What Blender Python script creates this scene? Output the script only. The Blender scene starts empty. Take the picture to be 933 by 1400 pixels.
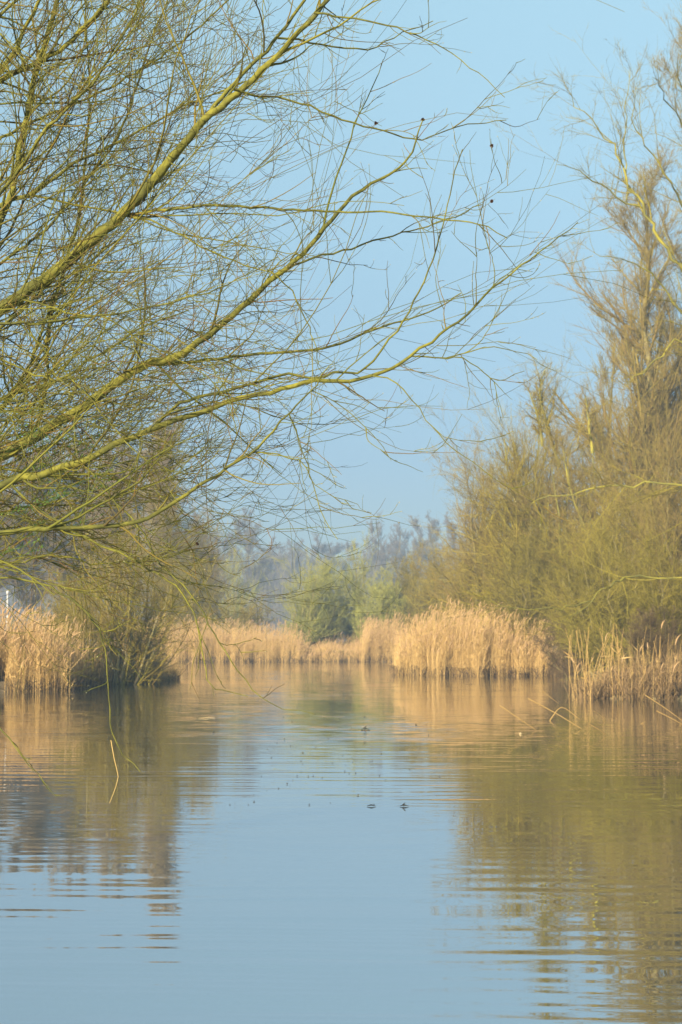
import bpy, math
import numpy as np
from mathutils import Vector

rng = np.random.default_rng(11)
C = bpy.context.scene.collection
R_ = math.radians
# ------------------------------------------------------------------ camera geometry
F, CX, CY, HZ, CAMH = 2400.0, 466.5, 700.0, 872.0, 1.5
TILT = math.atan((HZ - CY) / F)
ct, st = math.cos(TILT), math.sin(TILT)

def at(px, py, d):
    """point seen at photograph position px,py standing d metres away"""
    a, b = (px - CX) / F, (CY - py) / F
    y = ct - st * b
    k = d / y
    return np.array([a * k, d, CAMH + (st + ct * b) * k])

def ground(px, py, z=0.0):
    a, b = (px - CX) / F, (CY - py) / F
    k = (z - CAMH) / (st + ct * b)
    return np.array([a * k, (ct - st * b) * k, z])

# ------------------------------------------------------------------ object helpers
def tag(o, label=None, cat=None, group=None, kind=None):
    if label: o['label'] = label
    if cat: o['category'] = cat
    if group: o['group'] = group
    if kind: o['kind'] = kind
    return o

def empty(name, loc):
    o = bpy.data.objects.new(name, None)
    o.location = loc
    C.objects.link(o)
    return o

def link(name, me, parent=None):
    o = bpy.data.objects.new(name, me)
    C.objects.link(o)
    if parent is not None:
        o.parent = parent
        o.location = -Vector(parent.location)      # meshes are built in world space
    return o

def mesh_np(name, verts, quads=None, tris=None, mats=(), mi=None, smooth=True):
    me = bpy.data.meshes.new(name)
    verts = np.asarray(verts, np.float32).reshape(-1, 3)
    nq = 0 if quads is None else len(quads)
    nt = 0 if tris is None else len(tris)
    me.vertices.add(len(verts)); me.vertices.foreach_set('co', verts.ravel())
    idx = []
    if nq: idx.append(np.asarray(quads, np.int32).ravel())
    if nt: idx.append(np.asarray(tris, np.int32).ravel())
    idx = np.concatenate(idx)
    me.loops.add(len(idx)); me.loops.foreach_set('vertex_index', idx)
    me.polygons.add(nq + nt)
    ls = np.concatenate([np.arange(nq) * 4, nq * 4 + np.arange(nt) * 3]).astype(np.int32)
    me.polygons.foreach_set('loop_start', ls)
    if smooth: me.polygons.foreach_set('use_smooth', np.ones(nq + nt, bool))
    for m in mats: me.materials.append(m)
    if mi is not None: me.polygons.foreach_set('material_index', np.asarray(mi, np.int32))
    me.update(calc_edges=True)
    return me

class MB:
    """collects numpy geometry into one mesh"""
    def __init__(s): s.v, s.q, s.t, s.n, s.qm, s.tm = [], [], [], 0, [], []
    def add(s, v, q=None, t=None, m=0):
        v = np.asarray(v).reshape(-1, 3)
        if q is not None and len(q): s.q.append(np.asarray(q) + s.n); s.qm.append(np.full(len(q), m))
        if t is not None and len(t): s.t.append(np.asarray(t) + s.n); s.tm.append(np.full(len(t), m))
        s.v.append(v); s.n += len(v)
    def tubes(s, P, R, S=3, m=0):
        P = np.asarray(P, float); R = np.asarray(R, float)
        if P.ndim == 2: P, R = P[None], R[None]
        N, K = P.shape[:2]
        if N == 0: return
        T = np.gradient(P, axis=1)
        T /= np.linalg.norm(T, axis=2, keepdims=True) + 1e-9
        mean = P[:, -1] - P[:, 0]
        ref = np.where(np.abs(mean[:, 2:3]) < 0.7 * np.linalg.norm(mean, axis=1, keepdims=True), [[0, 0, 1.]], [[0, 1., 0.1]])
        u = np.cross(T, ref[:, None, :]); u /= np.linalg.norm(u, axis=2, keepdims=True) + 1e-9
        w = np.cross(T, u)
        a = np.arange(S) / S * 2 * np.pi
        V = P[:, :, None] + R[:, :, None, None] * (u[:, :, None] * np.cos(a)[None, None, :, None] + w[:, :, None] * np.sin(a)[None, None, :, None])
        base = (np.arange(N) * K * S)[:, None, None]
        k = (np.arange(K - 1) * S)[None, :, None]
        j = np.arange(S)[None, None, :]; j2 = (j + 1) % S
        q = np.stack([base + k + j, base + k + j2, base + k + S + j2, base + k + S + j], -1).reshape(-1, 4)
        s.add(V, q=q, m=m)
    def leaves(s, c, d, L, W, m=0):
        """diamond leaves at c along d"""
        c = np.asarray(c); N = len(c)
        if N == 0: return
        d = d / (np.linalg.norm(d, axis=1, keepdims=True) + 1e-9)
        u = np.cross(d, rng.normal(size=(N, 3))); u /= np.linalg.norm(u, axis=1, keepdims=True) + 1e-9
        n = np.cross(d, u)
        L = np.broadcast_to(L, (N,))[:, None]; W = np.broadcast_to(W, (N,))[:, None]
        V = np.stack([c, c + d * L * .45 + u * W + n * W * .3, c + d * L, c + d * L * .45 - u * W + n * W * .3], 1)
        q = (np.arange(N) * 4)[:, None] + np.arange(4)[None]
        s.add(V, q=q, m=m)
    def buds(s, c, d, L, W, m=0):
        """small octahedral buds"""
        c = np.asarray(c); N = len(c)
        if N == 0: return
        d = d / (np.linalg.norm(d, axis=1, keepdims=True) + 1e-9)
        u = np.cross(d, [[.3, .9, .2]]); u /= np.linalg.norm(u, axis=1, keepdims=True) + 1e-9
        w = np.cross(d, u)
        V = np.stack([c - d * L * .3, c + u * W, c + w * W, c - u * W, c - w * W, c + d * L * .7], 1)
        f = np.array([[0, 2, 1], [0, 3, 2], [0, 4, 3], [0, 1, 4], [5, 1, 2], [5, 2, 3], [5, 3, 4], [5, 4, 1]])
        t = ((np.arange(N) * 6)[:, None, None] + f[None]).reshape(-1, 3)
        s.add(V, t=t, m=m)
    def build(s, name, mats, parent=None):
        v = np.concatenate(s.v)
        q = np.concatenate(s.q) if s.q else None
        t = np.concatenate(s.t) if s.t else None
        mi = np.concatenate(s.qm + s.tm)
        if not isinstance(mats, (list, tuple)): mats = [mats]
        return link(name, mesh_np(name, v, q, t, mats, mi), parent)

def spline(pts, K, rad=None, jit=0.0):
    pts = np.asarray(pts, float)
    n = len(pts)
    seg = np.r_[0, np.cumsum(np.linalg.norm(np.diff(pts, axis=0), axis=1))]
    ext = np.vstack([2 * pts[0] - pts[1], pts, 2 * pts[-1] - pts[-2]])
    s = np.linspace(0, seg[-1], K)
    i = np.clip(np.searchsorted(seg, s, 'right') - 1, 0, n - 2)
    t = ((s - seg[i]) / (seg[i + 1] - seg[i] + 1e-9))[:, None]
    p0, p1, p2, p3 = ext[i], ext[i + 1], ext[i + 2], ext[i + 3]
    out = .5 * ((2 * p1) + (p2 - p0) * t + (2 * p0 - 5 * p1 + 4 * p2 - p3) * t ** 2 + (3 * p1 - p0 - 3 * p2 + p3) * t ** 3)
    if jit:
        j = rng.normal(size=(K, 3)) * jit; j[0] = 0
        out = out + j
    if rad is None: return out
    return out, np.interp(s, seg, rad)

def grow(P, R, n, t0, t1, ang, asd, ratio, lsd, K, up, wig, rr, rmin, tip=.35, tl=.6, labs=None, bias=None, rmax=9.):
    """children of the polylines P (N,K,3); n per parent (number or array)"""
    N, Kp = P.shape[:2]
    idx = np.repeat(np.arange(N), n)
    M = len(idx)
    t = t0 + (t1 - t0) * rng.random(M)
    x = t * (Kp - 1); k = np.minimum(x.astype(int), Kp - 2); f = (x - k)[:, None]
    a, b = P[idx, k], P[idx, k + 1]
    pos = a + (b - a) * f
    tan = (b - a); tan /= np.linalg.norm(tan, axis=1, keepdims=True) + 1e-9
    rp = R[idx, k] * (1 - f[:, 0]) + R[idx, k + 1] * f[:, 0]
    v = rng.normal(size=(M, 3))
    if bias is not None: v = v + np.asarray(bias)
    v -= (v * tan).sum(1, keepdims=True) * tan
    v /= np.linalg.norm(v, axis=1, keepdims=True) + 1e-9
    an = np.clip(rng.normal(ang, asd, M), .12, 1.7)[:, None]
    d = np.cos(an) * tan + np.sin(an) * v
    if labs is None:
        plen = np.linalg.norm(np.diff(P, axis=1), axis=2).sum(1)[idx]
        L = plen * ratio * (1 - tl * t) * np.exp(rng.normal(0, lsd, M))
    else:
        L = labs * np.exp(rng.normal(0, lsd, M)) * (1 - tl * t)
    out = np.zeros((M, K, 3)); out[:, 0] = pos
    st_ = (L / (K - 1))[:, None]
    upv = np.asarray(up, float)
    if upv.ndim == 0: upv = np.array([0, 0, float(upv)])
    curl = rng.normal(size=(M, 3)) * wig
    for i in range(1, K):
        d = d + upv / (K - 1) + curl / (K - 1) + rng.normal(size=(M, 3)) * wig * .5
        d /= np.linalg.norm(d, axis=1, keepdims=True)
        out[:, i] = out[:, i - 1] + d * st_
    r0 = np.clip(rp * rr, rmin, rmax)
    rad = r0[:, None] * np.linspace(1, tip, K)[None]
    return out, rad

# ------------------------------------------------------------------ materials
def new_mat(name):
    m = bpy.data.materials.new(name); m.use_nodes = True
    nt = m.node_tree
    for n in list(nt.nodes): nt.nodes.remove(n)
    return m, nt, nt.nodes, nt.links

def lin(c):
    return tuple(((x / 255 + .055) / 1.055) ** 2.4 if x > 10 else x / 255 / 12.92 for x in c)

def rgb(c): return (c[0], c[1], c[2], 1)

def ramp(N, cols, pos=None):
    r = N.new('ShaderNodeValToRGB')
    el = r.color_ramp.elements
    while len(el) < len(cols): el.new(.5)
    for i, c in enumerate(cols):
        el[i].position = i / (len(cols) - 1) if pos is None else pos[i]
        el[i].color = rgb(c)
    return r

def bark(name, cols, patch=None, pscale=9.0, pamt=.6, rough=.85, bump=0.0, transl=0.0):
    """twig / bark colour that differs from twig to twig, with patches of moss or lichen"""
    m, nt, N, L = new_mat(name)
    out = N.new('ShaderNodeOutputMaterial'); b = N.new('ShaderNodeBsdfPrincipled')
    b.inputs['Roughness'].default_value = rough
    b.inputs['Specular IOR Level'].default_value = .25
    g = N.new('ShaderNodeNewGeometry')
    r = ramp(N, cols); L.new(g.outputs['Random Per Island'], r.inputs['Fac'])
    col = r.outputs['Color']
    tc = N.new('ShaderNodeTexCoord')
    if patch is not None:
        nz = N.new('ShaderNodeTexNoise'); nz.inputs['Scale'].default_value = pscale; nz.inputs['Detail'].default_value = 4
        L.new(tc.outputs['Object'], nz.inputs['Vector'])
        rr = ramp(N, [(0, 0, 0), (pamt, pamt, pamt)], [.42, .62]); L.new(nz.outputs['Fac'], rr.inputs['Fac'])
        mx = N.new('ShaderNodeMixRGB'); mx.inputs['Color2'].default_value = rgb(patch)
        L.new(rr.outputs['Color'], mx.inputs['Fac']); L.new(col, mx.inputs['Color1'])
        col = mx.outputs['Color']
    if bump:
        n2 = N.new('ShaderNodeTexNoise'); n2.inputs['Scale'].default_value = 28; n2.inputs['Detail'].default_value = 5
        L.new(tc.outputs['Object'], n2.inputs['Vector'])
        hv = N.new('ShaderNodeMixRGB'); hv.blend_type = 'MULTIPLY'; hv.inputs['Fac'].default_value = .6
        r2 = ramp(N, [(.35, .35, .35), (1.15, 1.15, 1.15)], [.3, .65]); L.new(n2.outputs['Fac'], r2.inputs['Fac'])
        L.new(col, hv.inputs['Color1']); L.new(r2.outputs['Color'], hv.inputs['Color2']); col = hv.outputs['Color']
        bp = N.new('ShaderNodeBump'); bp.inputs['Distance'].default_value = bump; bp.inputs['Strength'].default_value = .8
        L.new(n2.outputs['Fac'], bp.inputs['Height']); L.new(bp.outputs['Normal'], b.inputs['Normal'])
    L.new(col, b.inputs['Base Color'])
    if transl:
        tr = N.new('ShaderNodeBsdfTranslucent'); L.new(col, tr.inputs['Color'])
        mxs = N.new('ShaderNodeMixShader'); mxs.inputs['Fac'].default_value = transl
        L.new(b.outputs[0], mxs.inputs[1]); L.new(tr.outputs[0], mxs.inputs[2]); L.new(mxs.outputs[0], out.inputs['Surface'])
    else:
        L.new(b.outputs[0], out.inputs['Surface'])
    return m

M = {}
M['limb'] = bark('willow_limb_bark', [(.055, .062, .022), (.09, .095, .022), (.12, .115, .025)], (.22, .21, .03), 6, .9, bump=.012)
M['twig'] = bark('willow_twig_bark', [(.06, .065, .015), (.13, .13, .018), (.20, .19, .024), (.15, .08, .025), (.18, .175, .024), (.08, .06, .02), (.11, .12, .02), (.16, .16, .022)])
M['bud'] = bark('willow_bud', [(.36, .33, .14), (.5, .47, .30)])
M['leaf'] = bark('young_leaf', [(.07, .14, .03), (.11, .20, .04), (.16, .24, .05)], transl=.3)
M['gall'] = bark('dry_gall', [(.05, .025, .015), (.10, .045, .02)])
M['gold_twig'] = bark('golden_willow_twig', [(.14, .085, .02), (.27, .21, .025), (.10, .065, .018), (.40, .33, .04), (.20, .175, .025)])
M['olive_twig'] = bark('olive_willow_twig', [(.10, .08, .018), (.22, .185, .025), (.31, .26, .035), (.11, .075, .02)])
M['brown_twig'] = bark('brown_poplar_twig', [(.22, .14, .045), (.29, .23, .05), (.16, .11, .035), (.34, .28, .06)])
M['mauve_twig'] = bark('mauve_poplar_twig', [(.28, .20, .11), (.34, .26, .12), (.24, .17, .10), (.31, .26, .11)])
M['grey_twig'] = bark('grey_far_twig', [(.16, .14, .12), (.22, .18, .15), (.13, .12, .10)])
M['shade_twig'] = bark('shade_undergrowth_twig', [(.10, .07, .035), (.16, .11, .05), (.08, .06, .03)])  # shadow under the right bank shrubs, put into a darker twig colour
M['green_twig'] = bark('green_bush_twig', [(.26, .28, .06), (.34, .34, .08), (.38, .34, .09)])
M['trunk'] = bark('grey_brown_trunk', [(.22, .18, .09), (.26, .21, .10)], (.36, .32, .10), 3, .6, bump=.02)
M['lichen'] = bark('lichen_limb', [(.15, .14, .04), (.22, .21, .05)], (.38, .335, .045), 1.6, .9)
M['bushleaf'] = bark('bush_leaf', [(.30, .36, .08), (.36, .40, .10), (.42, .40, .12)], transl=.3)
M['reed'] = bark('dry_reed', [(.47, .29, .09), (.69, .465, .175), (.82, .59, .25), (.56, .36, .12), (.74, .51, .20), (.38, .24, .09)], rough=.7, transl=.25)
M['reed_plume'] = bark('reed_plume', [(.58, .38, .18), (.70, .48, .25)], transl=.3)
M['reed_dark'] = bark('old_reed_litter', [(.20, .13, .06), (.30, .20, .09), (.14, .09, .045)])
M['mud'] = bark('wet_dark_stalk', [(.045, .032, .018), (.09, .06, .03), (.14, .09, .045)])
M['reed_brown'] = bark('brown_reed', [(.36, .23, .08), (.52, .35, .12), (.62, .44, .17), (.26, .165, .06)], rough=.7, transl=.2)
M['grass'] = bark('bank_grass', [(.16, .22, .05), (.24, .28, .07), (.34, .28, .11)], transl=.25)
M['debris'] = bark('floating_debris', [(.03, .035, .03), (.06, .06, .05)], rough=.5)
M['straw'] = bark('wet_straw', [(.45, .32, .15), (.55, .42, .22)])
M['white'] = bark('white_paint', [(.5, .5, .5), (.55, .55, .55)])

def ground_mat():
    m, nt, N, L = new_mat('bank_soil')
    out = N.new('ShaderNodeOutputMaterial'); b = N.new('ShaderNodeBsdfPrincipled'); b.inputs['Roughness'].default_value = .95
    tc = N.new('ShaderNodeTexCoord')
    n1 = N.new('ShaderNodeTexNoise'); n1.inputs['Scale'].default_value = .35; n1.inputs['Detail'].default_value = 8
    L.new(tc.outputs['Object'], n1.inputs['Vector'])
    r = ramp(N, [(.10, .075, .04), (.20, .15, .075), (.13, .14, .05)], [.3, .5, .7]); L.new(n1.outputs['Fac'], r.inputs['Fac'])
    bp = N.new('ShaderNodeBump'); bp.inputs['Distance'].default_value = .1
    n2 = N.new('ShaderNodeTexNoise'); n2.inputs['Scale'].default_value = 6; n2.inputs['Detail'].default_value = 6
    L.new(tc.outputs['Object'], n2.inputs['Vector']); L.new(n2.outputs['Fac'], bp.inputs['Height'])
    L.new(bp.outputs['Normal'], b.inputs['Normal']); L.new(r.outputs['Color'], b.inputs['Base Color'])
    L.new(b.outputs[0], out.inputs['Surface'])
    return m

def water_mat():
    """murky pond water; long low ripples given as a slope field in metres of water"""
    m, nt, N, L = new_mat('pond_water')
    out = N.new('ShaderNodeOutputMaterial')
    tc = N.new('ShaderNodeTexCoord')
    def math_(op, a, b=None, c=None):
        n = N.new('ShaderNodeMath'); n.operation = op
        for i, v in enumerate((a, b, c)):
            if v is None: continue
            if isinstance(v, (int, float)): n.inputs[i].default_value = v
            else: L.new(v, n.inputs[i])
        return n.outputs[0]
    def noise(sx, sy, off, detail=2.0, rough=.5, dist=0.0):
        mp = N.new('ShaderNodeMapping'); mp.inputs['Scale'].default_value = (sx, sy, 1); mp.inputs['Location'].default_value = (off, off * 1.7, off)
        L.new(tc.outputs['Object'], mp.inputs['Vector'])
        n = N.new('ShaderNodeTexNoise'); n.inputs['Scale'].default_value = 1; n.inputs['Detail'].default_value = detail
        n.inputs['Roughness'].default_value = rough; n.inputs['Distortion'].default_value = dist
        L.new(mp.outputs['Vector'], n.inputs['Vector'])
        return n
    def smooth(v, a, b):
        n = N.new('ShaderNodeMapRange'); n.interpolation_type = 'SMOOTHSTEP'
        n.inputs['From Min'].default_value = a; n.inputs['From Max'].default_value = b
        L.new(v, n.inputs['Value']); return n.outputs[0]
    def cen(n, amp):   # centred noise * amp
        return math_('MULTIPLY', math_('SUBTRACT', n.outputs['Fac'], .5), amp)
    sep = N.new('ShaderNodeSeparateXYZ'); L.new(tc.outputs['Object'], sep.inputs[0])
    Y = sep.outputs['Y']
    far = smooth(Y, 14, 34)
    patch = smooth(noise(.10, .16, 3.1, 3).outputs['Fac'], .40, .62)
    patch2 = smooth(noise(.05, .10, 9.4, 3).outputs['Fac'], .42, .60)
    X = sep.outputs['X']
    def train(lam, rot, amp, off):           # a train of long low ripples, bent by noise
        ph = math_('MULTIPLY', noise(.28, .45, off, 4, .55).outputs['Fac'], 17.0)
        arg = math_('ADD', math_('MULTIPLY_ADD', Y, 6.283 / lam, ph), math_('MULTIPLY', X, rot))
        env = smooth(noise(.35, .55, off + 21, 2).outputs['Fac'], .36, .66)
        return math_('MULTIPLY', math_('MULTIPLY', math_('SINE', arg), amp), env)
    swell = math_('ADD', math_('ADD', train(.36, .5, WA, 2.0), train(.55, -.35, WA * .6, 33.0)), math_('ADD', train(.23, .2, WA * .8, 71.0), cen(noise(.7, 3.8, 1.0, 2.0), WA * 2)))
    swell = math_('MULTIPLY', swell, math_('MULTIPLY_ADD', patch, .9, .35))
    near = math_('SUBTRACT', 1.0, smooth(Y, 7.2, 10.5))
    swell = math_('ADD', swell, math_('MULTIPLY', train(.13, 3.0, .02, 51.0), near))
    fine = cen(noise(1.2, 8.0, 5.0, 2), WB)
    fine = math_('MULTIPLY', fine, math_('MULTIPLY_ADD', patch2, .8, .2))
    ruff = cen(noise(1.5, 6.0, 7.0, 3), WC)
    ruff = math_('MULTIPLY', ruff, math_('MULTIPLY', far, math_('MULTIPLY_ADD', patch2, .85, .25)))
    sy = math_('ADD', math_('ADD', swell, fine), ruff)
    sx = math_('ADD', cen(noise(.6, 2.0, 12.0, 2), WD), math_('MULTIPLY', cen(noise(2.0, 5.0, 15.0, 2), WC * .25), far))
    cmb = N.new('ShaderNodeCombineXYZ'); L.new(sx, cmb.inputs[0]); L.new(sy, cmb.inputs[1]); cmb.inputs[2].default_value = 1
    nv = N.new('ShaderNodeVectorMath'); nv.operation = 'NORMALIZE'; L.new(cmb.outputs[0], nv.inputs[0])
    nrm = nv.outputs[0]
    gl = N.new('ShaderNodeBsdfGlossy'); gl.inputs['Roughness'].default_value = 0.012; gl.inputs['Color'].default_value = (.97, .97, .97, 1)
    L.new(nrm, gl.inputs['Normal'])
    df = N.new('ShaderNodeBsdfDiffuse'); df.inputs['Color'].default_value = (*WCOL, 1)
    fr = N.new('ShaderNodeFresnel'); fr.inputs['IOR'].default_value = WIOR; L.new(nrm, fr.inputs['Normal'])
    mx = N.new('ShaderNodeMixShader'); L.new(math_('MULTIPLY_ADD', fr.outputs[0], .46, .52), mx.inputs['Fac']); L.new(df.outputs[0], mx.inputs[1]); L.new(gl.outputs[0], mx.inputs[2])
    L.new(mx.outputs[0], out.inputs['Surface'])
    return m

WA, WB, WC, WD, WIOR, WCOL = .016, .045, .15, .004, 1.5, (.050, .058, .040)

# ------------------------------------------------------------------ ground and water
shore = [ground(235, 905), ground(548, 905), ground(541, 923), ground(745, 924), ground(800, 926), ground(805, 956)]
shore += [ground(936, 957), np.array([9.4, 40., 0]), np.array([3.2, 10., 0]), np.array([2.2, 5.0, 0]), np.array([-.5, 4.2, 0]), np.array([-2.0, 5., 0])]
shore += [np.array([-2.7, 10., 0]), np.array([-9.9, 45., 0]), ground(-4, 946), ground(84, 945), ground(92, 940), ground(190, 932), ground(240, 928), ground(243, 915)]
shore = np.array(shore)[:, :2]

def sdist(x, y):
    """signed distance to the shoreline, positive on land"""
    p = np.stack([x, y], -1)
    best = np.full(x.shape, 1e9); inside = np.zeros(x.shape, bool)
    n = len(shore)
    for i in range(n):
        a, b = shore[i], shore[(i + 1) % n]
        ab = b - a
        t = np.clip(((p - a) @ ab) / (ab @ ab), 0, 1)
        q = a + t[..., None] * ab
        best = np.minimum(best, np.hypot(p[..., 0] - q[..., 0], p[..., 1] - q[..., 1]))
        if abs(ab[1]) > 1e-9:
            cond = ((a[1] > y) != (b[1] > y)) & (x < ab[0] * (y - a[1]) / ab[1] + a[0])
            inside ^= cond
    return np.where(inside, -best, best)

def gz(x, y):
    x, y = np.asarray(x, float), np.asarray(y, float)
    s = sdist(x, y) + .12 * np.sin(x * 2.1 + y * .7) + .10 * np.sin(y * 1.7 - x)
    e = np.clip((s + .6) / 1.6, 0, 1)
    base = -.7 + .95 * e * e * (3 - 2 * e)
    return base + np.clip(s, 0, 40) * .008 + .05 * np.sin(x * .9) * np.sin(y * .6) * (s > 0)

xs = np.unique(np.r_[np.linspace(-250, -30, 45), np.linspace(-30, 30, 201), np.linspace(30, 250, 45)])
ys = np.unique(np.r_[np.linspace(-36, 0, 19), np.linspace(0, 125, 313), np.linspace(125, 515, 66)])
gx, gy = np.meshgrid(xs, ys, indexing='ij')
gv = np.stack([gx, gy, gz(gx, gy)], -1)
nx, ny = len(xs), len(ys)
ii = (np.arange(nx - 1)[:, None] * ny + np.arange(ny - 1)[None]).ravel()
o = link('ground', mesh_np('ground', gv, quads=np.stack([ii, ii + ny, ii + ny + 1, ii + 1], -1), mats=[ground_mat()]))
tag(o, kind='structure')
wv = [(-24, 1, 0), (24, 1, 0), (24, 118, 0), (-24, 118, 0)]
o = link('water', mesh_np('water', wv, quads=[[0, 1, 2, 3]], mats=[water_mat()]))
tag(o, kind='structure')

# ------------------------------------------------------------------ trees
def crown_levels(P, R, spec):
    """spec: list of keyword dicts for grow(); returns every level"""
    out = []
    for s in spec:
        P, R = grow(P, R, **s)
        out.append((P, R))
    return out

def make_tree(name, label, cat, px, d, top, width, kind, twig, group=None, trunk_mat='trunk', lean=0.0, leaf=None, dens=1.0, stems=()):
    """kind: 'bush' many stems from the ground; 'tree' one trunk; 'poplar' one trunk with steep limbs"""
    x = (px - CX) / F * d
    z = float(gz(x, d))
    H = CAMH + (HZ - top) * d / F - z
    W = width * d / F / 2
    root = tag(empty(name, (x, d, z - .05)), label, cat, group)
    b0 = np.array([x, d, z - .05])
    px_m = d / (F * .73)                      # metres per rendered pixel
    rmin = max(.0035, .13 * px_m)
    mb = MB()
    if kind == 'bush':
        n = max(5, int(7 + 3 * W))
        st_p, st_r = [], []
        for i in range(n):
            a = rng.random() * 2 * np.pi; q = math.sqrt((i + .5) / n)
            h = H * (1 - .34 * q * q) * rng.uniform(.74, 1.03)
            dx, dy = math.cos(a) * W * q * .8 + lean * W, math.sin(a) * W * q * .8
            off = np.array([math.cos(a), math.sin(a), 0]) * W * .22 * q
            pts = [b0 + off, b0 + off + [dx * .25, dy * .25, h * .33], b0 + off + [dx * .6, dy * .6, h * .66], b0 + off + [dx * .85, dy * .85, h]]
            r0 = .010 * H * rng.uniform(.7, 1.1)
            p, r = spline(pts, 10, [r0, r0 * .75, r0 * .45, r0 * .1], jit=H * .012)
            st_p.append(p); st_r.append(np.maximum(r, rmin))
            s = MB(); s.tubes(p, np.maximum(r, rmin * .7), 5)
            s.build('stem', M[trunk_mat], root)
        for q in stems:                       # the pale stems that stand out in front
            p, r = spline([at(a_, b_, d - W * .6) for a_, b_ in q], 10, np.linspace(.075, .02, len(q)), jit=.02)
            st_p.append(p); st_r.append(r)
            s = MB(); s.tubes(p, r, 6); s.build('stem', M['lichen'], root)
        P, R = np.array(st_p), np.array(st_r)
        lv = crown_levels(P, R, [
            dict(n=int(17 * dens + 3), t0=.06, t1=.97, ang=.68, asd=.28, ratio=.36, lsd=.35, K=7, up=.35, wig=.26, rr=.5, rmin=rmin * 1.3, tl=.55),
            dict(n=int(8 * dens + 2), t0=.1, t1=1, ang=.68, asd=.3, ratio=.45, lsd=.35, K=6, up=.25, wig=.3, rr=.6, rmin=rmin, tl=.5),
            dict(n=int(6 * dens + 1), t0=.15, t1=1, ang=.65, asd=.3, ratio=.52, lsd=.35, K=4, up=.2, wig=.3, rr=.7, rmin=rmin * .8, tl=.4)])
    else:
        r0 = max((.015 if H > 22 and d < 86 else .011) * H, .05)
        pts = [b0, b0 + [lean * W * .3 + rng.normal() * .02 * H, 0, H * .3], b0 + [lean * W * .6 + rng.normal() * .025 * H, rng.normal() * .02 * H, H * .62], b0 + [lean * W, 0, H]]
        p, r = spline(pts, 16, [r0, r0 * .8, r0 * .45, r0 * .06], jit=H * .004)
        s = MB(); s.tubes(p, np.maximum(r, rmin * .7), 7)
        s.build('trunk', M[trunk_mat], root)
        P, R = p[None], np.maximum(r, rmin)[None]
        pop = kind == 'poplar'
        lv = crown_levels(P, R, [
            dict(n=int(46 * dens), t0=.16 if pop else .28, t1=.97, ang=.5 if pop else .8, asd=.15, ratio=(.30 if pop else .34) * 1.0, lsd=.2, K=8, up=.75 if pop else .45, wig=.12, rr=.42, rmin=rmin * 1.6, tl=.72, rmax=.011 * H * .42),
            dict(n=int(8 * dens + 2), t0=.12, t1=1, ang=.5, asd=.2, ratio=.42, lsd=.3, K=6, up=.6 if pop else .3, wig=.15, rr=.5, rmin=rmin * 1.2, tl=.45),
            dict(n=int(6 * dens + 1), t0=.1, t1=1, ang=.5, asd=.25, ratio=.45, lsd=.3, K=5, up=.5 if pop else .3, wig=.2, rr=.6, rmin=rmin, tl=.4),
            dict(n=int(3 * dens + 1), t0=.15, t1=1, ang=.5, asd=.25, ratio=.5, lsd=.3, K=4, up=.4, wig=.2, rr=.7, rmin=rmin * .8, tl=.4)])
        # bring the crown to the width seen
        half = np.abs(np.concatenate([q[0][:, :, 0].ravel() for q in lv]) - x)
        k = W / max(np.percentile(half, 96), .1)
        for q, _ in lv:
            ax = np.interp(q[:, :, 2], p[:, 2], p[:, 0]); ay = np.interp(q[:, :, 2], p[:, 2], p[:, 1])
            q[:, :, 0] = ax + (q[:, :, 0] - ax) * k; q[:, :, 1] = ay + (q[:, :, 1] - ay) * k
    for (p, r), S in zip(lv, (4, 3, 3, 3)):
        mb.tubes(p, r, S)
    mats = [M[twig]]
    if leaf:
        p, r = lv[-1]
        nl = int(len(p) * leaf[1]); i = rng.integers(0, len(p), nl); k = rng.integers(1, p.shape[1], nl)
        mb.leaves(p[i, k], rng.normal(size=(nl, 3)) + [0, 0, .3], leaf[2] * rng.uniform(.6, 1.2, nl), leaf[2] * .28, m=1)
        mats.append(M[leaf[0]])
    mb.build('crown', mats, root)
    return root

G_R, G_L, G_F, G_C = 'willow bushes on the right bank', 'trees and bushes on the left bank', 'hazy far trees behind the pond', 'bushes on the far bank'
# right bank
make_tree('willow_bush', 'golden bare willow bush at left end of the right bank, tips against sky', 'bush', 666, 82, 600, 100, 'bush', 'brown_twig', G_R)
make_tree('willow_bush', 'tall bare willow with sparse pale tips rising above the main reed bed', 'bush', 725, 77, 520, 110, 'bush', 'gold_twig', G_R, trunk_mat='lichen', stems=[[(785, 800), (781, 774), (734, 717), (704, 670), (694, 640), (690, 600)], [(728, 815), (724, 771), (707, 731), (690, 690)], [(765, 640), (752, 590), (738, 540), (745, 505)], [(742, 610), (735, 570), (722, 530)]])
make_tree('willow_bush', 'golden brown bare willow directly left of the tall poplar trunk', 'bush', 790, 74, 560, 130, 'bush', 'brown_twig', G_R, trunk_mat='lichen', stems=[[(816, 790), (813, 769), (798, 714), (781, 674), (774, 640), (768, 600)], [(810, 620), (804, 570), (800, 540)]])
make_tree('willow_bush', 'dense bare willow in front of the tall poplar trunk', 'bush', 855, 66, 610, 130, 'bush', 'gold_twig', G_R)
make_tree('willow_bush', 'bare golden willow cut by the right edge, beside poplar', 'bush', 935, 64, 560, 120, 'bush', 'brown_twig', G_R)
make_tree('willow_bush', 'low olive willow thicket behind right end of the main reed bed', 'bush', 735, 73, 700, 130, 'bush', 'olive_twig', G_R, dens=1.2)
make_tree('willow_bush', 'olive willow thicket behind the thin standing reeds on the right', 'bush', 830, 60, 700, 150, 'bush', 'olive_twig', G_R, dens=1.3)
make_tree('willow_bush', 'yellow green willow thicket low at right edge above the reeds', 'bush', 920, 52, 720, 150, 'bush', 'olive_twig', G_R, dens=1.3)
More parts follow.
